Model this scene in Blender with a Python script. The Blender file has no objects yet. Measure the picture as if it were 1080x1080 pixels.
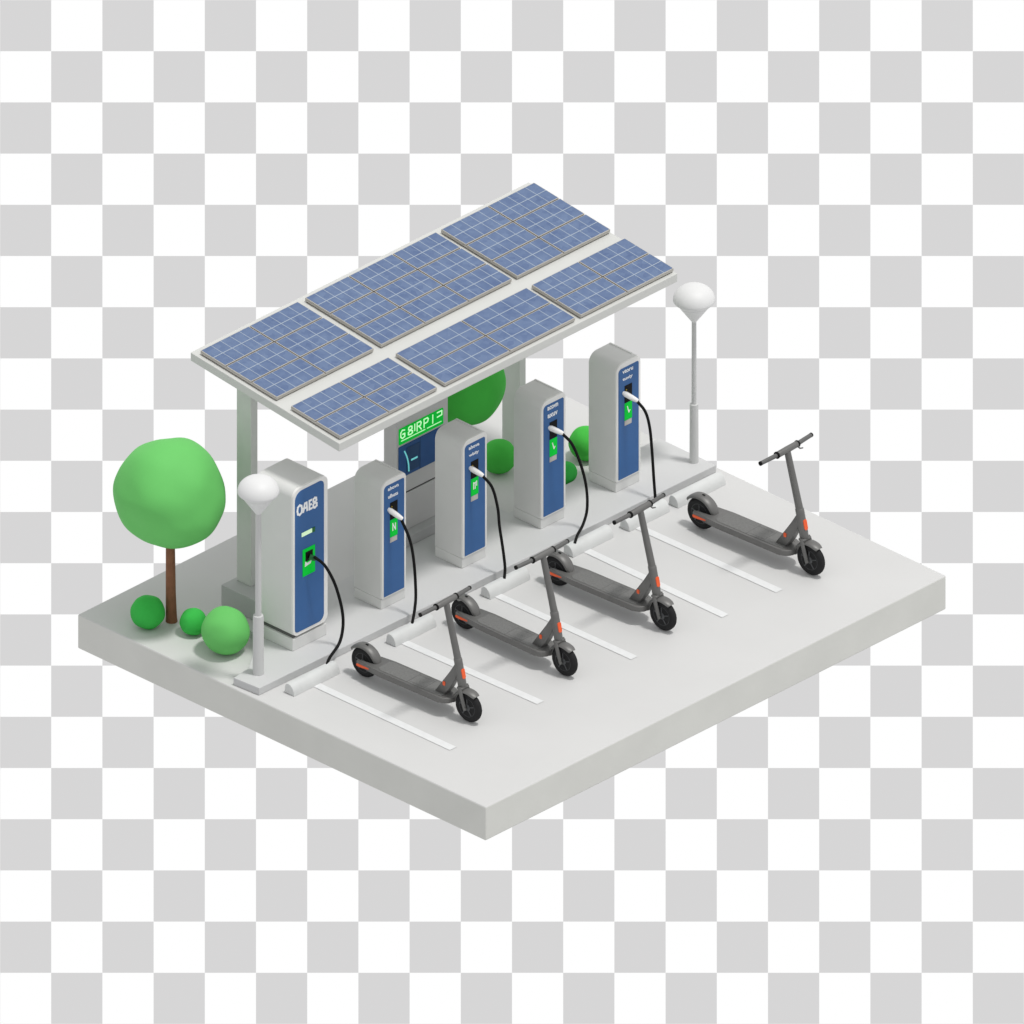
import bpy, bmesh, math, random
from mathutils import Vector, Matrix, noise

S = bpy.context.scene
COL = S.collection
R = math.radians
PI = math.pi

# ------------------------------------------------------------------ camera
AZ, EL = 45.9, 29.2
cam_d = bpy.data.cameras.new('camera')
cam = bpy.data.objects.new('camera', cam_d)
COL.objects.link(cam)
cam_d.type = 'ORTHO'
PXM = 140.0                       # photograph pixels per metre
cam_d.ortho_scale = 1080 / PXM
cam.rotation_euler = (R(90 - EL), 0, R(-AZ))
right = Vector((math.cos(R(AZ)), -math.sin(R(AZ)), 0))
fwd = Vector((math.sin(R(AZ)) * math.cos(R(EL)), math.cos(R(AZ)) * math.cos(R(EL)), -math.sin(R(EL))))
up = right.cross(fwd)
target = right * ((540 - 512.1) / PXM) - up * ((540 - 851.5) / PXM)   # centre of the view plane through the kerb corner
cam.location = target - fwd * 14
cam_d.clip_start = 0.1
cam_d.clip_end = 200
S.camera = cam

# ------------------------------------------------------------------ daylight
SUN_EL, SUN_AZ = 73.0, 156.0      # azimuth measured from +Y towards +X
sd = Vector((math.sin(R(SUN_AZ)) * math.cos(R(SUN_EL)), math.cos(R(SUN_AZ)) * math.cos(R(SUN_EL)), math.sin(R(SUN_EL))))
w = bpy.data.worlds.new('World'); S.world = w; w.use_nodes = True
nt = w.node_tree; nt.nodes.clear()
N = nt.nodes.new; L = nt.links.new
out = N('ShaderNodeOutputWorld'); bg = N('ShaderNodeBackground')
backdrop = N('ShaderNodeTexSky'); backdrop.sky_type = 'NISHITA'; backdrop.sun_disc = False
backdrop.sun_elevation = R(SUN_EL); backdrop.sun_rotation = R(SUN_AZ); backdrop.dust_density = 4.0
tc = N('ShaderNodeTexCoord'); sep = N('ShaderNodeSeparateXYZ'); ab = N('ShaderNodeMath'); ab.operation = 'ABSOLUTE'
cmb = N('ShaderNodeCombineXYZ')
L(tc.outputs['Generated'], sep.inputs[0]); L(sep.outputs[0], cmb.inputs[0]); L(sep.outputs[1], cmb.inputs[1])
L(sep.outputs[2], ab.inputs[0]); L(ab.outputs[0], cmb.inputs[2]); L(cmb.outputs[0], backdrop.inputs[0])
hs = N('ShaderNodeHueSaturation'); hs.inputs['Saturation'].default_value = 0.06   # overcast: grey cloud light
L(backdrop.outputs[0], hs.inputs['Color'])
cl = N('ShaderNodeMixRGB'); cl.inputs['Fac'].default_value = 0.8          # even cloud layer over the clear sky
cl.inputs['Color2'].default_value = (5.75, 5.8, 5.82, 1)
L(hs.outputs[0], cl.inputs['Color1']); L(cl.outputs[0], bg.inputs[0])
bg.inputs[1].default_value = 0.125
L(bg.outputs[0], out.inputs[0])
sl = bpy.data.lights.new('sun', 'SUN'); sl.energy = 1.85; sl.angle = R(7); sl.color = (1.0, 0.985, 0.96)
sun = bpy.data.objects.new('sun', sl); COL.objects.link(sun)
sun.rotation_euler = sd.to_track_quat('Z', 'Y').to_euler(); sun.location = sd * 20
S.view_settings.view_transform = 'Standard'; S.view_settings.look = 'None'
S.view_settings.exposure = 0.0; S.view_settings.gamma = 1.0
S.render.engine = 'CYCLES'
S.cycles.max_bounces = 10; S.cycles.diffuse_bounces = 8

# ------------------------------------------------------------------ materials
def lin(c):
    return tuple(((v / 255) / 12.92 if v / 255 <= 0.04045 else (((v / 255) + 0.055) / 1.055) ** 2.4) for v in c)

def mat(name, col, rough=0.6, var=0.05, scale=30.0, bump=0.0, metal=0.0, coat=0.0, emit=None, es=0.0, spec=0.4):
    m = bpy.data.materials.new(name); m.use_nodes = True
    n = m.node_tree; b = n.nodes['Principled BSDF']
    b.inputs['Roughness'].default_value = rough; b.inputs['Metallic'].default_value = metal
    b.inputs['Specular IOR Level'].default_value = spec
    b.inputs['Coat Weight'].default_value = coat
    t = n.nodes.new('ShaderNodeTexCoord'); nz = n.nodes.new('ShaderNodeTexNoise')
    nz.inputs['Scale'].default_value = scale; nz.inputs['Detail'].default_value = 6
    n.links.new(t.outputs['Object'], nz.inputs['Vector'])
    cr = n.nodes.new('ShaderNodeValToRGB')
    cr.color_ramp.elements[0].position = 0.3; cr.color_ramp.elements[1].position = 0.7
    cr.color_ramp.elements[0].color = tuple(max(0, c * (1 - var)) for c in col) + (1,)
    cr.color_ramp.elements[1].color = tuple(min(1, c * (1 + var)) for c in col) + (1,)
    n.links.new(nz.outputs['Fac'], cr.inputs['Fac']); n.links.new(cr.outputs['Color'], b.inputs['Base Color'])
    if bump:
        bp = n.nodes.new('ShaderNodeBump'); bp.inputs['Strength'].default_value = bump; bp.inputs['Distance'].default_value = 0.004
        n2 = n.nodes.new('ShaderNodeTexNoise'); n2.inputs['Scale'].default_value = scale * 8; n2.inputs['Detail'].default_value = 3
        n.links.new(t.outputs['Object'], n2.inputs['Vector'])
        n.links.new(n2.outputs['Fac'], bp.inputs['Height']); n.links.new(bp.outputs[0], b.inputs['Normal'])
    if emit:
        b.inputs['Emission Color'].default_value = tuple(emit) + (1,); b.inputs['Emission Strength'].default_value = es
    return m

M = {}
M['ground'] = mat('smooth_concrete', (.59, .588, .584), .75, .02, 1.2, .12)
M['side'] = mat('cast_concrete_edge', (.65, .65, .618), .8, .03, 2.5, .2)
M['pave'] = mat('pavement_concrete', (.555, .558, .56), .75, .025, 2.0, .15)
M['line'] = mat('white_line_paint', (.72, .725, .728), .6, .03, 20)
M['stop'] = mat('wheel_stop_concrete', (.62, .63, .625), .6, .03, 8, .1)
M['shell'] = mat('charger_shell', (.70, .702, .69), .5, .015, 6, .05)
M['trim'] = mat('charger_trim', (.84, .835, .815), .45, .01, 6)
M['canopy'] = mat('canopy_metal', (.60, .605, .585), .5, .02, 3)
M['pillar'] = mat('pillar_metal', (.60, .615, .59), .5, .03, 5)
M['block'] = mat('footing_concrete', (.47, .472, .475), .8, .04, 5, .2)
M['kiosk'] = mat('kiosk_metal', (.54, .535, .535), .5, .03, 5)
M['blue'] = mat('blue_enamel', (.038, .128, .335), .45, .03, 9, spec=.3)
M['deepblue'] = mat('deep_blue_glass', (.018, .085, .26), .4, .12, 5, spec=.25)
M['inkblue'] = mat('ink_blue_glass', (.012, .06, .16), .4, .12, 5, spec=.25)
M['white'] = mat('white_print', (.95, .96, .97), .5, .01, 9)
M['green'] = mat('green_screen', (.0, .42, .03), .5, .05, 9, emit=(0, .6, .05), es=.32, spec=.1)
M['digit'] = mat('lit_digit', (.6, .9, .6), .4, .02, 9, emit=(.5, 1, .5), es=.6)
M['cyan'] = mat('lit_cyan', (.2, .65, .7), .4, .02, 9, emit=(.2, .8, .8), es=.35)
M['mint'] = mat('lit_mint', (.7, .9, .62), .4, .02, 9, emit=(.6, .9, .5), es=.3)
M['dkgreen'] = mat('dark_green', (.005, .12, .03), .5, .05, 9)
M['black'] = mat('black_plastic', (.004, .004, .004), .6, .1, 30, spec=.15)
M['brass'] = mat('brass_pin', (.45, .32, .05), .35, .1, 30, metal=.8)
M['label'] = mat('grey_label', (.52, .50, .47), .5, .02, 9)
M['plug'] = mat('white_plug', (.88, .87, .86), .35, .01, 9)
M['rubber'] = mat('cable_rubber', (.006, .006, .006), .6, .1, 30, spec=.15)
M['frame'] = mat('panel_frame_aluminium', (.47, .455, .42), .45, .02, 9, metal=.1)
M['gap'] = mat('panel_rail_bronze', (.13, .10, .075), .6, .1, 9)
M['lampwhite'] = mat('lamp_white', (.72, .72, .72), .5, .01, 5)
M['pole'] = mat('lamp_pole_paint', (.56, .565, .56), .45, .01, 5)
M['crown'] = mat('light_green_foliage', (.145, .54, .135), .7, .05, 2.0, .2, spec=.25)
M['bush'] = mat('deep_green_foliage', (.045, .48, .075), .8, .06, 4.0, .25, spec=.2)
M['backcrown'] = mat('leaf_green_foliage', (.065, .50, .065), .8, .07, 2.2, .25, spec=.2)
M['bark'] = mat('bark', (.23, .095, .05), .8, .15, 14, .4)
M['scoot'] = mat('scooter_grey_alloy', (.155, .153, .149), .45, .04, 12, .05, metal=.25)
M['scootdk'] = mat('scooter_dark_grey', (.115, .115, .113), .5, .04, 12)
M['mat'] = mat('deck_rubber', (.165, .165, .161), .8, .08, 60, .6)
M['tyre'] = mat('tyre_rubber', (.018, .018, .019), .7, .1, 40, .2, spec=.2)
M['hub'] = mat('hub_alloy', (.085, .088, .092), .5, .1, 20, metal=.3)
M['orange'] = mat('orange_reflector', (.85, .11, .025), .35, .02, 9)
M['steel'] = mat('steel_latch', (.5, .52, .52), .3, .05, 20, metal=.8)

def cells_mat():
    m = bpy.data.materials.new('solar_cell'); m.use_nodes = True
    n = m.node_tree; b = n.nodes['Principled BSDF']
    t = n.nodes.new('ShaderNodeTexCoord')
    vz = n.nodes.new('ShaderNodeTexVoronoi'); vz.inputs['Scale'].default_value = 22
    n.links.new(t.outputs['Object'], vz.inputs['Vector'])
    nz = n.nodes.new('ShaderNodeTexNoise'); nz.inputs['Scale'].default_value = 7; nz.inputs['Detail'].default_value = 3
    n.links.new(t.outputs['Object'], nz.inputs['Vector'])
    mx = n.nodes.new('ShaderNodeMath'); mx.operation = 'MULTIPLY_ADD'; mx.inputs[1].default_value = .35
    sp = n.nodes.new('ShaderNodeSeparateColor')
    n.links.new(vz.outputs['Color'], sp.inputs[0]); n.links.new(sp.outputs[0], mx.inputs[0])
    n.links.new(nz.outputs['Fac'], mx.inputs[2])
    cr = n.nodes.new('ShaderNodeValToRGB')
    cr.color_ramp.elements[0].position = .35; cr.color_ramp.elements[0].color = (.055, .104, .235, 1)
    cr.color_ramp.elements[1].position = .95; cr.color_ramp.elements[1].color = (.105, .165, .30, 1)
    n.links.new(mx.outputs[0], cr.inputs[0]); n.links.new(cr.outputs[0], b.inputs['Base Color'])
    b.inputs['Roughness'].default_value = .35; b.inputs['Coat Weight'].default_value = .3; b.inputs['Coat Roughness'].default_value = .25
    return m
M['cell'] = cells_mat()
M['busbar'] = mat('cell_busbar', (.36, .42, .50), .4, .02, 9)

# ------------------------------------------------------------------ helpers
def tag(o, label=None, cat=None, group=None, kind=None):
    if label: o['label'] = label
    if cat: o['category'] = cat
    if group: o['group'] = group
    if kind: o['kind'] = kind
    return o

def empty(name, loc=(0, 0, 0), rz=0.0):
    o = bpy.data.objects.new(name, None); COL.objects.link(o)
    o.location = loc; o.rotation_euler = (0, 0, rz); o.empty_display_size = .1
    return o

def obj(name, bm, mats, parent=None, smooth=False, loc=None):
    me = bpy.data.meshes.new(name)
    bmesh.ops.recalc_face_normals(bm, faces=bm.faces)
    bm.to_mesh(me); bm.free()
    if not isinstance(mats, (list, tuple)): mats = [mats]
    for m in mats: me.materials.append(M[m])
    o = bpy.data.objects.new(name, me); COL.objects.link(o)
    if smooth:
        me.shade_smooth()
        try: me.set_sharp_from_angle(angle=R(38))
        except Exception: pass
    if parent: o.parent = parent
    if loc: o.location = loc
    return o

def box(bm, x0, x1, y0, y1, z0, z1, bev=0.0, seg=2, mi=0):
    r = bmesh.ops.create_cube(bm, size=1.0)
    vs = r['verts']
    for v in vs:
        v.co.x = x0 if v.co.x < 0 else x1
        v.co.y = y0 if v.co.y < 0 else y1
        v.co.z = z0 if v.co.z < 0 else z1
    fs = set(f for v in vs for f in v.link_faces)
    for f in fs: f.material_index = mi
    if bev:
        es = list(set(e for v in vs for e in v.link_edges))
        bmesh.ops.bevel(bm, geom=es, offset=bev, segments=seg, profile=.5, affect='EDGES', clamp_overlap=True)
    return bm

def rrect(x0, x1, z0, z1, r, n=6):
    """rounded outline; r = (bottom left, bottom right, top right, top left)"""
    pts = []
    for (cx, cz, rr, a0) in ((x0 + r[0], z0 + r[0], r[0], 180), (x1 - r[1], z0 + r[1], r[1], 270),
                             (x1 - r[2], z1 - r[2], r[2], 0), (x0 + r[3], z1 - r[3], r[3], 90)):
        if rr <= 1e-6: pts.append((cx, cz)); continue
        for k in range(n + 1):
            a = R(a0 + 90 * k / n); pts.append((cx + rr * math.cos(a), cz + rr * math.sin(a)))
    return pts

def prism(bm, pts, f0, f1, mi=0, bev=0.0, seg=2):
    """pts list of 2d; f0/f1 map a 2d point to the two end positions"""
    a = [bm.verts.new(f0(p)) for p in pts]; b = [bm.verts.new(f1(p)) for p in pts]
    n = len(pts)
    fa = bm.faces.new(a[::-1]); fb = bm.faces.new(b)
    fs = [fa, fb]
    for i in range(n):
        fs.append(bm.faces.new((a[i], a[(i + 1) % n], b[(i + 1) % n], b[i])))
    for f in fs: f.material_index = mi
    if bev:
        es = list(set(list(fa.edges) + list(fb.edges)))
        bmesh.ops.bevel(bm, geom=es, offset=bev, segments=seg, profile=.5, affect='EDGES', clamp_overlap=True)
    return fs

def prism_y(bm, pts, y0, y1, **k):
    return prism(bm, pts, lambda p: Vector((p[0], y0, p[1])), lambda p: Vector((p[0], y1, p[1])), **k)

def prism_z(bm, pts, z0, z1, **k):
    return prism(bm, pts, lambda p: Vector((p[0], p[1], z0)), lambda p: Vector((p[0], p[1], z1)), **k)

def prism_x(bm, pts, x0, x1, **k):
    return prism(bm, pts, lambda p: Vector((x0, p[0], p[1])), lambda p: Vector((x1, p[0], p[1])), **k)

def lathe(bm, prof, c=(0, 0, 0), axis='Z', n=40, mi=0):
    """prof: (radius, along)"""
    rings = []
    for (r, t) in prof:
        ring = []
        for k in range(n):
            a = 2 * PI * k / n
            u, v = r * math.cos(a), r * math.sin(a)
            p = {'Z': (u, v, t), 'X': (t, u, v), 'Y': (u, t, v)}[axis]
            ring.append(bm.verts.new(Vector(p) + Vector(c)))
        rings.append(ring)
    for i in range(len(rings) - 1):
        for k in range(n):
            f = bm.faces.new((rings[i][k], rings[i][(k + 1) % n], rings[i + 1][(k + 1) % n], rings[i + 1][k])); f.material_index = mi
    f = bm.faces.new(rings[0]); f.material_index = mi
    f = bm.faces.new(rings[-1]); f.material_index = mi
    return bm

def tube(bm, pts, rad, n=14, flat=1.0, mi=0, side=Vector((1, 0, 0))):
    """swept tube, rad number or list; flat scales across 'side'"""
    pts = [Vector(p) for p in pts]
    if not isinstance(rad, (list, tuple)): rad = [rad] * len(pts)
    rings = []
    prev = None
    for i, p in enumerate(pts):
        d = (pts[min(i + 1, len(pts) - 1)] - pts[max(i - 1, 0)]).normalized()
        s = side - d * side.dot(d) if prev is None else prev - d * prev.dot(d)
        if s.length < 1e-4: s = d.orthogonal()
        s.normalize(); prev = s
        t = d.cross(s)
        rings.append([bm.verts.new(p + s * (rad[i] * flat * math.cos(2 * PI * k / n)) + t * (rad[i] * math.sin(2 * PI * k / n))) for k in range(n)])
    for i in range(len(rings) - 1):
        for k in range(n):
            f = bm.faces.new((rings[i][k], rings[i][(k + 1) % n], rings[i + 1][(k + 1) % n], rings[i + 1][k])); f.material_index = mi
    for rr in (rings[0], rings[-1]):
        f = bm.faces.new(rr); f.material_index = mi
    return bm

def spline(pts, n=10):
    pts = [Vector(p) for p in pts]
    P = [pts[0] * 2 - pts[1]] + pts + [pts[-1] * 2 - pts[-2]]
    o = []
    for i in range(1, len(P) - 2):
        for k in range(n):
            t = k / n
            o.append(.5 * ((2 * P[i]) + (P[i + 1] - P[i - 1]) * t + (2 * P[i - 1] - 5 * P[i] + 4 * P[i + 1] - P[i + 2]) * t * t
                           + (3 * P[i] - P[i - 1] - 3 * P[i + 1] + P[i + 2]) * t ** 3))
    o.append(pts[-1])
    return o

def text(name, s, x0, x1, z0, z1, y, m, parent, bold=.0, depth=.0015):
    """lettering standing on a face that looks towards -Y, fitted to a box"""
    cu = bpy.data.curves.new(name, 'FONT'); cu.body = s; cu.extrude = depth; cu.offset = bold
    to = bpy.data.objects.new(name, cu); COL.objects.link(to)
    bpy.context.view_layer.update()
    dg = bpy.context.evaluated_depsgraph_get()
    me = bpy.data.meshes.new_from_object(to.evaluated_get(dg))
    COL.objects.unlink(to); bpy.data.objects.remove(to)
    xs = [v.co.x for v in me.vertices]; ys = [v.co.y for v in me.vertices]
    ax, bx, ay, by = min(xs), max(xs), min(ys), max(ys)
    for v in me.vertices:
        v.co = Vector((x0 + (v.co.x - ax) / (bx - ax) * (x1 - x0), y - .0015 - v.co.z, z0 + (v.co.y - ay) / (by - ay) * (z1 - z0)))
    me.materials.clear(); me.materials.append(M[m])
    o = bpy.data.objects.new(name, me); COL.objects.link(o); o.parent = parent
    return o

def copy_tree(o, parent=None):
    c = o.copy(); COL.objects.link(c); c.parent = parent
    for ch in list(o.children): copy_tree(ch, c)
    return c

# ------------------------------------------------------------------ the setting
# chequered sheet behind everything, made to glow so no shadows fall on it
CH = 54 / PXM
bm = bmesh.new(); H = CH * 60
dist = 9.0
co = target + fwd * dist
vs = [bm.verts.new(p) for p in ((-H, -H, 0), (H, -H, 0), (H, H, 0), (-H, H, 0))]; bm.faces.new(vs)
m = bpy.data.materials.new('glowing_chequer'); m.use_nodes = True; n = m.node_tree; n.nodes.clear()
o_ = n.nodes.new('ShaderNodeOutputMaterial'); e_ = n.nodes.new('ShaderNodeEmission'); t_ = n.nodes.new('ShaderNodeTexCoord')
c_ = n.nodes.new('ShaderNodeTexChecker'); c_.inputs['Scale'].default_value = 1 / CH
c_.inputs['Color1'].default_value = (1, 1, 1, 1); c_.inputs['Color2'].default_value = (.676, .672, .674, 1)
mp_ = n.nodes.new('ShaderNodeMapping'); mp_.inputs['Location'].default_value = (CH, 0, .1)
n.links.new(t_.outputs['Object'], mp_.inputs[0])
n.links.new(mp_.outputs[0], c_.inputs['Vector']); n.links.new(c_.outputs['Color'], e_.inputs['Color']); n.links.new(e_.outputs[0], o_.inputs['Surface'])
M['chequer'] = m
sk = obj('backdrop', bm, 'chequer'); sk.location = co; sk.rotation_euler = cam.rotation_euler
tag(sk, 'self-lit chequered white and light grey sheet behind the whole scene', None, None, 'structure')

# base block
bm = bmesh.new()
box(bm, 0, 4.987, 0, 4.281, -.292, 0, .012, 3)
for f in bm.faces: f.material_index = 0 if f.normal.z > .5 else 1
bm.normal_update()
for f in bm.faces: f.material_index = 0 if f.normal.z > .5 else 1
ground = obj('ground', bm, ['ground', 'side'])
tag(ground, 'pale grey concrete base block with a smooth flat top', None, None, 'structure')
for (ax, ay, bx, by) in ((.468, 2.30, .477, .802), (1.40, 2.30, 1.445, .824), (2.41, 2.30, 2.433, .797),
                         (3.376, 2.30, 3.376, .756), (3.905, 2.30, 3.936, .732)):
    bm = bmesh.new(); h = .036
    vs = [bm.verts.new(p) for p in ((ax - h, ay, .004), (bx - h, by, .004), (bx + h, by, .004), (ax + h, ay, .004))]
    bm.faces.new(vs); obj('parking_line', bm, 'line', ground)

# raised pavement
bm = bmesh.new()
pts = [(.053, 2.425), (4.922, 2.352), (4.922, 2.95), (3.30, 2.95), (3.30, 3.14), (.66, 3.14), (.60, 2.96), (.22, 2.69), (.035, 2.677)]
prism_z(bm, pts, 0, .065, bev=.006, seg=2)
pv = obj('pavement', bm, 'pave')
tag(pv, 'raised grey pavement strip under the chargers and lamps', None, None, 'structure')

# ------------------------------------------------------------------ solar canopy
can = empty('solar_canopy', (.985, 3.42, 0))
tag(can, 'light grey sloping flat canopy on two pillars over the chargers', 'canopy')
CX0, CX1, CYB, CYF = .779, 4.441, 3.85, 2.29
ZB, DZ, TH = 2.1165, .181, .072           # top surface at the back edge, fall to the front, thickness
slope = DZ / (CYB - CYF)
def cz(y): return ZB - (CYB - y) * slope
def rel(bm):
    bmesh.ops.translate(bm, verts=bm.verts, vec=-Vector((.985, 3.42, 0)))
bm = bmesh.new()
prism(bm, [(CYB, 0), (CYF, 0), (CYF, -TH), (CYB, -TH)], lambda p: Vector((CX0, p[0], cz(p[0]) + p[1])), lambda p: Vector((CX1, p[0], cz(p[0]) + p[1])))
bmesh.ops.bevel(bm, geom=list(bm.edges), offset=.005, segments=2, profile=.5, affect='EDGES')
rel(bm); obj('roof', bm, 'canopy', can)
for (x0, x1, y0, y1, z0) in ((.985, 1.057, 3.415, 3.566, .18), (4.10, 4.172, 3.62, 3.80, .0)):
    bm = bmesh.new()
    box(bm, x0, x1, y0, y1, z0, 1, .004)
    for v in bm.verts:
        if v.co.z > .9: v.co.z = cz(v.co.y) - TH - .001
    rel(bm); obj('pillar', bm, 'pillar', can)
bm = bmesh.new(); box(bm, .852, 1.22, 3.19, 3.60, 0, .18, .006); rel(bm); obj('footing', bm, 'block', can)

# ------------------------------------------------------------------ solar panels
U = ((.035, 1.085, 2), (1.168, 2.580, None), (2.640, 3.646, 2))
ROW = ((.043, .556, 3), (.652, .982, 2))
slen = math.hypot(CYB - CYF, DZ)
tilt = math.atan2(DZ, CYB - CYF)
labels = {(0, 0): 'blue solar panel array at the left end of the rear row, beside the tree',
          (1, 0): 'widest blue solar panel array, in the middle of the rear row',
          (2, 0): 'blue solar panel array at the far right end of the rear row',
          (0, 1): 'small blue solar panel array at the left end of the front row',
          (1, 1): 'wide blue solar panel array in the middle of the front row',
          (2, 1): 'small blue solar panel array of the front row, nearest the right lamp'}
random.seed(4)
for j, (v0, v1, nr) in enumerate(ROW):
    for i, (u0, u1, nc) in enumerate(U):
        nc_ = nc or (3 if j == 0 else 2)
        W_, D_ = u1 - u0, (v1 - v0) * slen
        y0 = CYB - v0 * (CYB - CYF)
        root = bpy.data.objects.new('solar_array', None); COL.objects.link(root); root.empty_display_size = .1
        root.location = (CX0 + u0, y0, cz(y0) + .001); root.rotation_euler = (tilt, 0, 0)
        tag(root, labels[(i, j)], 'solar panel', 'solar panels on the canopy roof')
        # local: x along, -y down the slope, z up
        bm = bmesh.new(); box(bm, .008, W_ - .008, -D_ + .008, -.008, 0, .0095); obj('rail', bm, 'gap', root)
        bm = bmesh.new(); box(bm, 0, W_, -D_, 0, .0095, .0258, .002); obj('backing_frame', bm, 'frame', root)
        bm = bmesh.new(); box(bm, .006, W_ - .006, -D_ + .006, -.006, .0258, .0261); obj('underlay', bm, 'gap', root)
        g = .011; b = .0055
        mw = (W_ - g * (nc_ - 1)) / nc_; md = (D_ - g * (nr - 1)) / nr
        for c in range(nc_):
            for r in range(nr):
                x0 = c * (mw + g); ya = -r * (md + g)
                bm = bmesh.new()
                box(bm, x0, x0 + mw, ya - md, ya, .0262, .038, .0015, 1, 0)
                t = .0384
                vs = [bm.verts.new(p) for p in ((x0 + b, ya - md + b, t), (x0 + mw - b, ya - md + b, t), (x0 + mw - b, ya - b, t), (x0 + b, ya - b, t))]
                f = bm.faces.new(vs); f.material_index = 1
                # printed busbars between the cells
                nx = 5
                iw, idp = mw - 2 * b, md - 2 * b
                for k in range(1, nx):
                    xx = x0 + b + iw * k / nx; lw = .0026
                    vs = [bm.verts.new(p) for p in ((xx - lw, ya - md + b, t + .0006), (xx + lw, ya - md + b, t + .0006), (xx + lw, ya - b, t + .0006), (xx - lw, ya - b, t + .0006))]
                    f = bm.faces.new(vs); f.material_index = 2
                yy = ya - md / 2; lw = .0034
                vs = [bm.verts.new(p) for p in ((x0 + b, yy - lw, t + .001), (x0 + mw - b, yy - lw, t + .001), (x0 + mw - b, yy + lw, t + .001), (x0 + b, yy + lw, t + .001))]
                f = bm.faces.new(vs); f.material_index = 2
                obj('module', bm, ['frame', 'cell', 'busbar'], root)

GLY = {
 '0': [[(.5, 0), (.12, .15), (0, .5), (.12, .85), (.5, 1), (.88, .85), (1, .5), (.88, .15), (.5, 0)]],
 'O': [[(.5, 0), (.12, .15), (0, .5), (.12, .85), (.5, 1), (.88, .85), (1, .5), (.88, .15), (.5, 0)]],
 'G': [[(1, .9), (.4, 1), (0, .75), (0, .25), (.4, 0), (1, .1), (1, .5), (.5, .5)]],
 '8': [[(.5, .52), (.1, .68), (.15, .93), (.5, 1), (.85, .93), (.9, .68), (.5, .52), (.05, .36), (.05, .1), (.5, 0), (.95, .1), (.95, .36), (.5, .52)]],
 'A': [[(0, 0), (.35, 1), (.75, 1), (.9, 0)], [(.1, .42), (.85, .42)]],
 'E': [[(1, 1), (.1, 1), (.1, 0), (1, 0)], [(.1, .5), (.85, .5)]],
 'R': [[(0, 0), (0, 1), (.8, 1), (1, .8), (.8, .52), (0, .5)], [(.45, .5), (1, 0)]],
 'P': [[(0, 0), (0, 1), (.8, 1), (1, .8), (.8, .5), (0, .45)]],
 '1': [[(.5, 1), (.5, 0)]],
 "'": [[(.5, 1), (.5, .2)]],
 '2': [[(.1, 1), (1, 1), (1, .5), (.1, .45)]],
 'N': [[(.1, 0), (.1, 1), (.9, 0), (.9, .9)]],
 'V': [[(.15, 1), (.6, .1), (.9, .35)]],
 'Q': [[(.1, .05), (.1, .95), (.55, .8), (.55, .05)], [(.55, .8), (1, 1), (1, .4)]],
}
def strokes(bm, ch, x0, x1, z0, z1, y, w):
    k_ = 0
    for pl in GLY[ch]:
        pts = [Vector((x0 + u * (x1 - x0), y, z0 + v * (z1 - z0))) for u, v in pl]
        for p, q in zip(pts[:-1], pts[1:]):
            k_ += 1; lift = Vector((0, -.0003 * k_, 0))
            d = (q - p).normalized(); n_ = Vector((-d.z, 0, d.x)) * w; e = d * w * .8
            a = [p - e + n_, p - e - n_, q + e - n_, q + e + n_]
            lo = [bm.verts.new(v_) for v_ in a]; hi = [bm.verts.new(v_ + Vector((0, -.001, 0)) + lift) for v_ in a]
            bm.faces.new(lo); bm.faces.new(hi)
            for i_ in range(4): bm.faces.new((lo[i_], lo[(i_ + 1) % 4], hi[(i_ + 1) % 4], hi[i_]))

# ------------------------------------------------------------------ display kiosk
kx, ky = 2.363, 3.223
ki = empty('display_kiosk', (kx, ky, 0))
tag(ki, 'tall grey kiosk with green digit display and dark blue screen under the canopy', 'kiosk')
bm = bmesh.new(); box(bm, -.05, .60, -.08, .34, 0, .148, .006); obj('plinth', bm, 'block', ki)
zt = cz(ky) - TH - .004
bm = bmesh.new(); box(bm, 0, .556, 0, .135, .149, .466, .003); obj('lower_cabinet', bm, 'kiosk', ki)
bm = bmesh.new(); box(bm, .006, .55, .01, .13, .466, .48); obj('seam', bm, 'black', ki)
bm = bmesh.new(); box(bm, 0, .556, 0, .135, .48, zt, .004); obj('upper_cabinet', bm, 'kiosk', ki)
bm = bmesh.new(); prism_y(bm, rrect(.022, .50, .912, 1.05, (.01,) * 4, 3), -.008, .001, bev=.002, seg=1)
ds = obj('display', bm, 'green', ki)
for ch, xa, xb in (('G', .036, .078), ('8', .115, .163), ("'", .180, .195), ('R', .213, .257), ('P', .288, .334), ('1', .372, .392), ('2', .425, .480)):
    bm = bmesh.new(); strokes(bm, ch, xa, xb, .964, 1.034, -.0085, .0048); obj('digit', bm, 'digit', ds)
bm = bmesh.new(); box(bm, .04, .30, -.0105, -.008, .941, .947); box(bm, .32, .475, -.0105, -.008, .941, .947); obj('underline', bm, 'digit', ds)
bm = bmesh.new(); prism_y(bm, rrect(.018, .53, .622, .895, (.008,) * 4, 3), -.006, .001, bev=.002, seg=1)
sc = obj('screen', bm, 'deepblue', ki)
bm = bmesh.new(); box(bm, .10, .24, -.0085, -.006, .65, .86); box(bm, .245, .252, -.0078, -.006, .625, .89); obj('inset', bm, 'inkblue', sc)
bm = bmesh.new(); tube(bm, spline([(.075, -.0095, .845), (.10, -.0095, .79), (.118, -.0095, .72), (.122, -.0095, .655)], 5), .006, 8); obj('glowing_curve', bm, 'cyan', sc)
bm = bmesh.new(); box(bm, .148, .217, -.011, -.0085, .733, .748); obj('glowing_dash', bm, 'cyan', sc)
bm = bmesh.new(); box(bm, .41, .43, -.009, -.006, .79, .81); obj('lit_mark', bm, 'white', sc)
bm = bmesh.new(); box(bm, .41, .43, -.009, -.006, .745, .765); obj('lit_mark', bm, 'white', sc)

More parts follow.
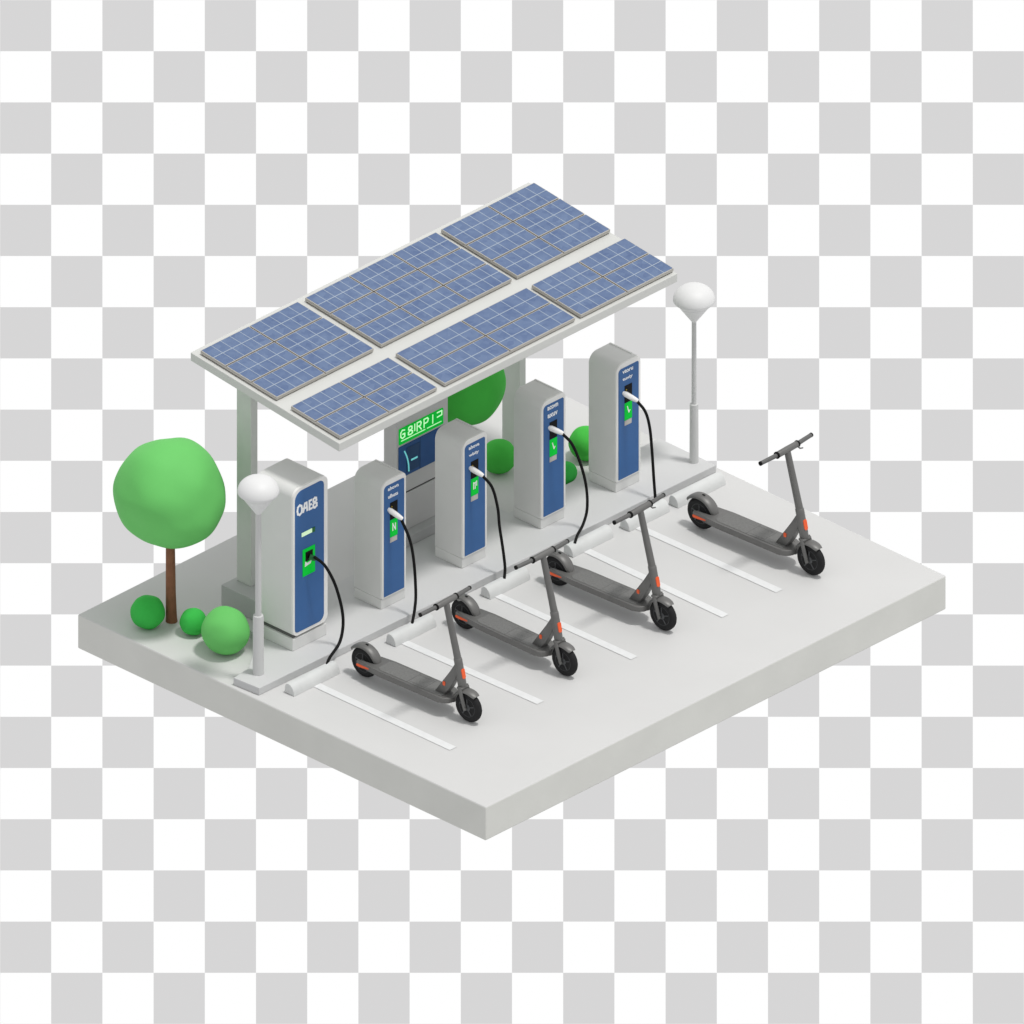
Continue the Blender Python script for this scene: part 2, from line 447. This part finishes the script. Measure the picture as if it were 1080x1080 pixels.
# ------------------------------------------------------------------ chargers
cosA, sinA = PXM * math.cos(R(AZ)), PXM * math.sin(R(AZ))
def shell_front(bm, W, z0, z1, r, d):
    prism_y(bm, rrect(0, W, z0, z1, r, 8), .014, d, bev=0)

def plug_cable(root, a, b, pts):
    """white connector from a to b, black cable through pts"""
    bm = bmesh.new(); a = Vector(a); b = Vector(b)
    d = (b - a)
    tube(bm, [a - d * .15, a, a + d * .1, a + d * .55, a + d * .9, b], [.014, .019, .022, .021, .017, .013], 16)
    pl = obj('connector', bm, 'plug', root, True)
    bm = bmesh.new(); tube(bm, spline([b - d * .15] + pts, 9), .0115, 10)
    obj('cable', bm, 'rubber', root, True)

def small_charger():
    W, D = .262, .285
    root = empty('charging_station')
    bm = bmesh.new(); box(bm, .0, W - .004, .002, D, 0, .084, .005); obj('base', bm, 'shell', root)
    bm = bmesh.new(); prism_y(bm, rrect(.0, W, .086, 1.094, (.004, .004, .04, .075), 8), .012, D, bev=.008, seg=2)
    obj('cabinet', bm, 'shell', root, True)
    bm = bmesh.new(); prism_y(bm, rrect(.002, W - .001, .088, 1.092, (.006, .006, .038, .073), 8), -.004, .013, bev=.005, seg=2)
    obj('front_frame', bm, 'trim', root, True)
    bm = bmesh.new(); prism_y(bm, rrect(W - .046, W - .030, 1.09, 1.100, (.0, .0, .004, .004), 3), .05, D - .004, bev=.002); obj('top_rail', bm, 'shell', root)
    bm = bmesh.new(); prism_y(bm, rrect(.022, W - .022, .100, 1.050, (.004, .006, .014, .034), 6), -.007, -.003, bev=.001, seg=1)
    pn = obj('front_panel', bm, 'blue', root)
    bm = bmesh.new(); box(bm, .086, .166, -.010, -.006, .742, .890, .001, 1); sk_ = obj('socket', bm, 'black', pn)
    bm = bmesh.new(); lathe(bm, [(.006, -.014), (.006, -.008)], (.100, 0, .855), 'Y', 10); obj('pin', bm, 'brass', sk_)
    bm = bmesh.new(); box(bm, .086, .166, -.010, -.006, .592, .738, .001, 1); gs = obj('status_screen', bm, 'green', pn)
    bm = bmesh.new(); box(bm, .086, .162, -.009, -.006, .546, .588, .001, 1); obj('label_plate', bm, 'label', pn)
    return root, pn, gs

CH5 = [
    ((1.560, 2.604), 'small blue-fronted charger nearest the big one, behind the frontmost scooter', ('ahovn', 'ulhuss'), 'N',
     (411, 538), (424.5, 547.6), [(432.2, 569.3), (436.6, 593.3), (438.5, 624.6), (437.5, 641.5), (434.6, 658.3)]),
    ((2.439, 2.608), 'middle charger of the row, with the display kiosk standing behind its left side', ('ahova', 'wbiiy'), 'Q',
     (496.7, 494), (509.7, 501.9), [(518.9, 513.9), (524.9, 535.6), (526.8, 554.8), (530.4, 578.9), (532.6, 598.1), (531.9, 610.7)]),
    ((3.288, 2.605), 'small blue-fronted charger between two green bushes, second from the right lamp', ('acovn', 'axuv'), 'V',
     (580.3, 451.3), (594, 457.3), [(603, 468), (611.6, 487.4), (618, 511.5), (619.3, 535.5), (615.2, 552.4), (609, 564.4), (606, 573.6)]),
    ((4.086, 2.592), 'blue-fronted charger at the far right of the row, nearest the right lamp', ('vtoru', 'tuxiy'), 'V',
     (658.7, 415.1), (672.7, 423), [(680.4, 433.9), (685.2, 450.7), (687.6, 474.8), (689.5, 503.7), (691.2, 526)]),
]
KX, KZ = 49.042, 140 * .8729
def solve(px, py, y):       # survey point at depth y -> x, z
    x = (px - 512.1 + 100.538 * y) / 97.428
    z = (851.5 - py - KX * x - 47.525 * y) / KZ
    return x, z
def ground_at(px, py, z):
    a, b, c, d = 97.428, -100.538, -49.042, -47.525
    e, f = px - 512.1, py - 851.5 + KZ * z
    det = a * d - b * c
    return (e * d - b * f) / det, (a * f - e * c) / det

def cable_points(path, ystart, zend, ox, oy, oz):
    ex, ey = ground_at(path[-1][0], path[-1][1], zend)
    out_ = []; n_ = len(path)
    for i, (px, py) in enumerate(path):
        t = (i + 1) / n_
        y = ystart + (ey - ystart) * min(1, t * 1.0)
        x, z = solve(px, py, y)
        out_.append(Vector((x - ox, y - oy, z - oz)))
    return out_

proto = None
for (pos, lab, words, glyph, a, b, path) in CH5:
    if proto is None:
        root, pn, gs = small_charger(); proto = copy_src = root
    else:
        root = copy_tree(copy_src)
        pn = [c for c in root.children if c.name.startswith('front_panel')][0]
        gs = [c for c in pn.children if c.name.startswith('status_screen')][0]
    root.location = (pos[0], pos[1], .065)
    tag(root, lab, 'charger', 'small charging stations in a row')
    if root is proto: pending = []
    pending.append((root, pn, gs, pos, words, glyph, a, b, path))
for (root, pn, gs, pos, words, glyph, a, b, path) in pending:
    text('upper_lettering', words[0], .062, .176, 1.002, 1.032, -.007, 'white', pn, .02)
    text('lower_lettering', words[1], .064, .170, .934, .966, -.007, 'white', pn, .02)
    bm = bmesh.new(); strokes(bm, glyph, .108, .144, .645, .705, -.0102, .0042); obj('symbol', bm, 'white', pn)
    ox, oy, oz = pos[0], pos[1], .065
    ax, az = solve(a[0], a[1], oy - .012); bx, bz = solve(b[0], b[1], oy - .10)
    cp = cable_points(path, oy - .12, .08, ox, oy, oz)
    plug_cable(root, (ax - ox, -.012, az - oz), (bx - ox, -.10, bz - oz), cp)

# the big charger
W, D = .364, .385
bx_, by_ = .634, 2.636
root = empty('charging_station', (bx_, by_, .065))
tag(root, 'largest charger with rounded front, white lettering and a green socket plate', 'charger')
bm = bmesh.new(); box(bm, 0, W, 0, D, 0, .10, .005); obj('base', bm, 'shell', root)
bm = bmesh.new(); box(bm, .02, W - .02, .02, D - .02, .10, .122); obj('recess', bm, 'scootdk', root)
bm = bmesh.new(); prism_y(bm, rrect(-.004, W + .008, .120, 1.388, (.05, .06, .06, .075), 10), .014, D, bev=.006, seg=2)
obj('cabinet', bm, 'shell', root, True)
bm = bmesh.new(); prism_y(bm, rrect(-.002, W + .006, .122, 1.386, (.05, .06, .06, .075), 10), -.006, .016, bev=.007, seg=3)
obj('front_frame', bm, 'trim', root, True)
bm = bmesh.new(); prism_y(bm, rrect(.016, W - .036, .150, 1.360, (.03, .055, .045, .075), 8), -.009, -.005, bev=.001, seg=1)
pn = obj('front_panel', bm, 'blue', root)
bm = bmesh.new()
for ch, xa, xb, za, zb in (('O', .038, .088, 1.158, 1.240), ('A', .103, .150, 1.166, 1.234), ('E', .166, .192, 1.164, 1.236), ('8', .207, .247, 1.158, 1.240)):
    strokes(bm, ch, xa, xb, za, zb, -.0095, .0088)
obj('lettering', bm, 'white', pn)
bm = bmesh.new(); box(bm, .085, .195, -.014, -.008, .957, .990, .001, 1); box(bm, .195, .228, -.0145, -.008, .952, .992, .001, 1, 1)
o = obj('status_light', bm, ['mint', 'dkgreen'], pn)
o.data.polygons.foreach_set('material_index', [0 if sum(o.data.vertices[v].co.x for v in p.vertices) / len(p.vertices) < .1952 else 1 for p in o.data.polygons])
bm = bmesh.new(); box(bm, .095, .228, -.014, -.008, .608, .840, .002, 1); sp_ = obj('socket_plate', bm, 'green', pn)
bm = bmesh.new(); box(bm, .122, .200, -.017, -.0135, .730, .812, .001, 1); obj('socket', bm, 'black', sp_)
bm = bmesh.new()
prism_y(bm, [(.115, .690), (.178, .700), (.185, .722), (.140, .716), (.118, .735)], -.0165, -.0135); obj('white_mark', bm, 'white', sp_)
bm = bmesh.new(); tube(bm, [(.160, -.016, .762), (.190, -.045, .745), (.206, -.06, .742)], [.022, .021, .012], 14)
obj('connector', bm, 'dkgreen', root, True)
cp = cable_points([(333, 588.5), (343.6, 597.8), (354.7, 620), (361.7, 650.6), (358.9, 675.6), (347.8, 693.6), (344.4, 702)], by_ - .03, .076, bx_, by_, .065)
bm = bmesh.new(); tube(bm, spline([(.195, -.05, .745)] + cp, 9), .012, 10); obj('cable', bm, 'rubber', root, True)

# ------------------------------------------------------------------ wheel stops
SL = ['nearest to the left lamp', 'behind the frontmost scooter', 'between the second and the third scooter',
      'behind the third scooter, below the charger between two bushes', 'just right of the third scooter handlebar', 'at the far right beside the lone scooter']
for k, (x0, x1, y) in enumerate(((.221, .719, 2.222), (1.302, 1.747, 2.205), (2.325, 2.763, 2.203), (3.223, 3.663, 2.205), (3.807, 4.246, 2.178), (4.322, 4.84, 2.166))):
    bm = bmesh.new()
    prof = [(0, 0), (0.004, .035), (.018, .064), (.04, .083), (.062, .088), (.082, .084), (.098, .06), (.104, 0)]
    prism_x(bm, prof, 0, x1 - x0, bev=.006, seg=2)
    o = obj('wheel_stop', bm, 'stop', None, True, (x0, y, .001))
    tag(o, 'pale rounded wheel stop bar ' + SL[k], 'wheel stop', 'wheel stops along the kerb')

# ------------------------------------------------------------------ street lamps
def lamp(x, y, h, k, fat, label):
    root = empty('street_lamp', (x, y, .065)); tag(root, label, 'street lamp', 'street lamps at the pavement ends')
    pt = h - .31 * k                                  # top of the pole
    r0 = .043 * fat; r1 = .024 * fat
    bm = bmesh.new(); lathe(bm, [(r0 * 1.02, 0), (r0 * 1.02, .01), (r0, .014), (r0 * .96, .485), (r0 * .9, .50), (r1 * 1.05, .503)], n=28); obj('sleeve', bm, 'pole', root, True)
    bm = bmesh.new(); lathe(bm, [(r1, .495), (r1 * .92, pt + .01)], n=24); obj('pole', bm, 'pole', root, True)
    R_ = .160 * k
    bm = bmesh.new(); prof = [(r1 * .95, pt)]
    for i in range(1, 13):
        t = i / 12; prof.append((r1 * .95 + (.124 * k - r1 * .95) * t, pt + .148 * k * t))
    lathe(bm, prof, n=48); obj('lamp_cone', bm, 'lampwhite', root, True)
    bm = bmesh.new(); zc = pt + .186 * k; prof = [(.120 * k, zc - .0385 * k), (.126 * k, zc - .036 * k), (.150 * k, zc - .014 * k), (.158 * k, zc - .004 * k)]
    for i in range(0, 15):
        a = (PI / 2) * i / 14.0
        prof.append((max(R_ * math.cos(a) ** .92, .0012), zc + .124 * k * math.sin(a)))
    lathe(bm, prof, n=48); obj('lamp_dome', bm, 'lampwhite', root, True)
lamp(.213, 2.590, 1.690, 1.0, 1.0, 'white mushroom-topped street lamp in front of the big charger, left end')
lamp(4.842, 2.505, 1.520, 1.0, .8, 'white mushroom-topped street lamp at the right end of the pavement, standing alone')

# ------------------------------------------------------------------ trees and bushes
def blob(bm, c, r, amp, seed, sub=5, sq=(1, 1, 1)):
    q = bmesh.ops.create_icosphere(bm, subdivisions=sub, radius=1)
    for v in q['verts']:
        d = v.co.normalized()
        k = 1 + amp * (noise.noise(d * 1.25 + Vector((seed, seed * .7, 3))) * 1.3 + .35 * noise.noise(d * 2.6 + Vector((seed * 2, 1, seed))))
        v.co = Vector(c) + Vector((d.x * sq[0], d.y * sq[1], d.z * sq[2])) * r * k

def tree(x, y, crown_c, r, amp, seed, m, label, tr=(.043, .034)):
    root = empty('tree', (x, y, 0)); tag(root, label, 'tree', 'round-crowned trees')
    bm = bmesh.new(); cc = Vector(crown_c)
    top = Vector((cc.x, cc.y, cc.z - r * .8))
    tube(bm, [(0, 0, 0), (-.002, 0, .03), (-.004, .004, .25), (top.x - .002, top.y, top.z)], [tr[0] * 1.06, tr[0], (tr[0] + tr[1]) / 2, tr[1]], 18); obj('trunk', bm, 'bark', root, True)
    bm = bmesh.new(); blob(bm, crown_c, r, amp, seed); obj('crown', bm, m, root, True)
tree(.42, 3.701, (-.012, 0, 1.117), .422, .06, 2.2, 'crown', 'tree with a big round light green crown and brown trunk, at the far left')
tree(3.32, 3.44, (0, 0, .985), .318, .05, 9.1, 'backcrown', 'round green tree half hidden under the canopy, behind the middle charger', (.035, .03))
BU = [(.233, 3.768, 0, .131, 'bush', 1.1, 'dark green ball bush standing leftmost, to the left of the brown trunk'),
      (.398, 3.450, 0, .104, 'bush', 2.7, 'smallest ball bush beside the tree trunk, tucked behind the brighter one'),
      (.367, 3.082, 0, .184, 'crown', 6.3, 'large bright green ball bush just left of the left lamp'),
      (3.797, 3.541, 0, .133, 'backcrown', 4.4, 'green ball bush in front of the rear pillar, right of the middle charger'),
      (4.400, 3.205, 0, .135, 'backcrown', 7.9, 'green ball bush half hidden by the rightmost charger'),
      (4.02, 3.055, 0, .088, 'bush', 3.2, 'tiny dark green ball bush peeking out beside the second charger from the right')]
for (x, y, z, r, m_, sd_, lab) in BU:
    bm = bmesh.new(); blob(bm, (0, 0, r * .97), r, .045, sd_, 4)
    o = obj('bush', bm, m_, None, True, (x, y, z)); tag(o, lab, 'bush', 'ball bushes')

# ------------------------------------------------------------------ scooters (local: forward is -Y)
def wheel(root, y, r=.125, w=.056):
    bm = bmesh.new(); prof = []
    for k in range(13):
        a = PI * k / 12
        prof.append((r - .028 + .028 * math.sin(a), -w / 2 * math.cos(a)))
    prof = [(r - .047, -w * .40)] + prof + [(r - .047, w * .40)]
    lathe(bm, prof, (0, y, r), 'X', 48); t = obj('wheel', bm, 'tyre', root, True)
    bm = bmesh.new()
    lathe(bm, [(.018, -.030), (.024, -.026), (.030, -.022), (.070, -.019), (.076, -.0225), (.079, -.0225), (.0795, -.018), (.0795, .018), (.079, .0225), (.076, .0225), (.070, .019), (.030, .022), (.024, .026), (.018, .030)], (0, y, r), 'X', 40)
    for s in (-1, 1):
        for k in range(5):
            a = 2 * PI * k / 5 + .3
            d = Vector((0, math.cos(a), math.sin(a)))
            tube(bm, [Vector((s * .022, y, r)) + d * .025, Vector((s * .022, y, r)) + d * .072], .0055, 8)
    obj('rim', bm, 'hub', t, True)

def arc_shell(bm, y, z, r, wid, a0, a1, th=.006, n=28, lip=.018):
    """curved mudguard with side lips; angle 0 = towards +Y, 90 = up"""
    rings = []
    for k in range(n + 1):
        a = R(a0 + (a1 - a0) * k / n)
        f = 1 - .25 * (abs(k / n - .5) * 2) ** 6
        h = wid / 2 * f
        sec = [(-h, -lip), (-h * .93, -.004), (-h * .7, 0.004), (0, .007), (h * .7, .004), (h * .93, -.004), (h, -lip),
               (h - .004, -lip), (h * .88, -.008), (0, 0), (-h * .88, -.008), (-h + .004, -lip)]
        rings.append([bm.verts.new((sx, y + (r + sr) * math.cos(a), z + (r + sr) * math.sin(a))) for sx, sr in sec])
    m_ = len(rings[0])
    for k in range(n):
        for q in range(m_):
            bm.faces.new((rings[k][q], rings[k][(q + 1) % m_], rings[k + 1][(q + 1) % m_], rings[k + 1][q]))
    bm.faces.new(rings[0]); bm.faces.new(rings[-1])

def scooter():
    root = empty('electric_scooter')
    wheel(root, .525); wheel(root, -.525)
    # deck with tapered tail arms
    bm = bmesh.new()
    ol = []
    for k in range(9):
        a = R(180 + 90 * k / 8); ol.append((-.012 + .088 * math.cos(a), -.302 + .088 * math.sin(a)))
    for k in range(9):
        a = R(270 + 90 * k / 8); ol.append((.012 + .088 * math.cos(a), -.302 + .088 * math.sin(a)))
    ol += [(.100, .30), (.094, .36), (.078, .42), (.074, .545), (.050, .545), (.048, .40), (.030, .375), (-.030, .375), (-.048, .40), (-.050, .545), (-.074, .545), (-.078, .42), (-.094, .36), (-.100, .30)]
    prism_z(bm, ol, .118, .166, bev=.010, seg=3)
    dk = obj('deck', bm, 'scoot', root, True)
    bm = bmesh.new(); prism_z(bm, [(-.074, -.31), (.074, -.31), (.080, -.25), (.080, .30), (.06, .335), (-.06, .335), (-.080, .30), (-.080, -.25)], .1662, .1690, bev=.001, seg=1)
    obj('grip_mat', bm, 'mat', dk)
    bm = bmesh.new()
    for yy in (.03, -.13): box(bm, -.079, .079, yy - .0022, yy + .0022, .1690, .1698)
    for xx in (-.06, .06): box(bm, xx - .0015, xx + .0015, -.128, .028, .1690, .1698)
    obj('mat_seams', bm, 'scootdk', dk)
    for s in (-1, 1):
        bm = bmesh.new(); prism_x(bm, rrect(.41, .545, .116, .138, (.010,) * 4, 4), s * .0745, s * .0785, bev=.001, seg=1)
        obj('reflector', bm, 'orange', root)
    bm = bmesh.new(); arc_shell(bm, .525, .125, .148, .088, 36, 164); fd = obj('rear_mudguard', bm, 'scoot', root, True)
    bm = bmesh.new(); box(bm, -.006, .006, .49, .515, .279, .2835, .001, 1); obj('clip', bm, 'black', fd)
    # neck
    bm = bmesh.new()
    prof = [(-.212, .166), (-.312, .166), (-.350, .222), (-.405, .325), (-.437, .40), (-.418, .455), (-.396, .45), (-.335, .345), (-.262, .235)]
    n_ = len(prof)
    def half(p): return .024 + .016 * max(0, (.40 - p[1]) / .235)
    prism(bm, prof, lambda p: Vector((-half(p), p[0], p[1])), lambda p: Vector((half(p), p[0], p[1])), bev=.008, seg=2)
    nk = obj('neck', bm, 'scoot', root, True)
    bm = bmesh.new()
    tube(bm, [(0, -.462, .272), (0, -.459, .285), (0, -.446, .345), (0, -.420, .470), (0, -.413, .500), (0, -.412, .506)], [.031, .035, .036, .034, .034, .030], 20, flat=.92)
    obj('head_tube', bm, 'scoot', root, True)
    bm = bmesh.new(); tube(bm, [(0, -.413, .500), (0, -.400, .550), (0, -.297, .935)], [.030, .029, .0255], 20, flat=.92); obj('stem', bm, 'scoot', root, True)
    bm = bmesh.new(); prism(bm, rrect(-.017, .017, .350, .430, (.013,) * 4, 5), lambda p: Vector((p[0], -.445 + (p[1] - .35) * .21 - .0375, p[1])), lambda p: Vector((p[0], -.445 + (p[1] - .35) * .21 - .02, p[1])))
    obj('head_light', bm, 'orange', root)
    for s in (-1, 1):
        bm = bmesh.new(); prism_x(bm, rrect(-.318, -.293, .242, .276, (.008,) * 4, 4), s * .033, s * .0385); obj('badge', bm, 'orange', nk)
    # fork and front guard
    bm = bmesh.new(); box(bm, -.044, .044, -.492, -.438, .264, .284, .006, 2)
    for s in (-1, 1):
        tube(bm, [(s * .036, -.463, .282), (s * .042, -.480, .240), (s * .042, -.505, .160), (s * .042, -.522, .108)], [.019, .019, .017, .015], 12, flat=.7)
        lathe(bm, [(.014, -.004), (.014, .006)], (s * .048, -.525, .125), 'X', 14)
    obj('fork', bm, 'scoot', root, True)
    bm = bmesh.new(); arc_shell(bm, -.525, .125, .139, .088, 20, 126, lip=.012); obj('front_mudguard', bm, 'scoot', root, True)
    # handlebar
    hy, hz = -.294, .948
    bm = bmesh.new(); tube(bm, [(x, hy, hz) for x in (-.118, -.112, -.06, 0, .06, .112, .118)], [.021, .024, .0245, .0255, .0245, .024, .021], 18)
    hb = obj('handlebar', bm, 'scoot', root, True)
    for s in (-1, 1):
        bm = bmesh.new(); tube(bm, [(s * .12, hy, hz), (s * .15, hy + .002, hz), (s * .278, hy + .012, hz - .002)], [.0175, .017, .016], 14); g_ = obj('grip', bm, 'scootdk', hb, True)
        bm = bmesh.new(); tube(bm, [(s * .275, hy + .0115, hz - .002), (s * .286, hy + .013, hz - .002)], [.0175, .0170], 14); obj('end_cap', bm, 'black', g_, True)
        bm = bmesh.new(); lathe(bm, [(.0255, s * .113 - .007), (.0275, s * .113 - .004), (.0275, s * .113 + .004), (.0255, s * .113 + .007)], (0, hy, hz), 'X', 20); obj('clamp_ring', bm, 'black', hb, True)
    bm = bmesh.new(); tube(bm, [(.10, hy - .02, hz - .012), (.105, hy - .034, hz - .022), (.13, hy - .04, hz - .026)], [.006, .006, .005], 8); obj('lever', bm, 'scootdk', hb, True)
    return root

sproto = scooter()
SC = [((.823, 2.063), (.870, 1.018), 'dark grey electric scooter parked frontmost, nearest the left lamp'),
      ((1.878, 2.043), (1.885, .994), 'dark grey electric scooter parked second from the left, below the middle charger'),
      ((2.847, 2.004), (2.905, .950), 'dark grey electric scooter third from the left, its handlebar level with the rightmost charger base'),
      ((4.232, 1.836), (4.294, .745), 'lone dark grey electric scooter at the far right, beyond the last parking line')]
first = True
srcs = [sproto] + [copy_tree(sproto) for _ in SC[1:]]
for root, (r_, f_, lab) in zip(srcs, SC):
    dx, dy = f_[0] - r_[0], f_[1] - r_[1]
    Ld = math.hypot(dx, dy); k = Ld / 1.05
    root.location = ((r_[0] + f_[0]) / 2, (r_[1] + f_[1]) / 2, 0.0005)
    root.rotation_euler = (0, 0, math.atan2(dx, -dy))
    root.scale = (k, k, k)
    tag(root, lab, 'scooter', 'parked electric scooters')
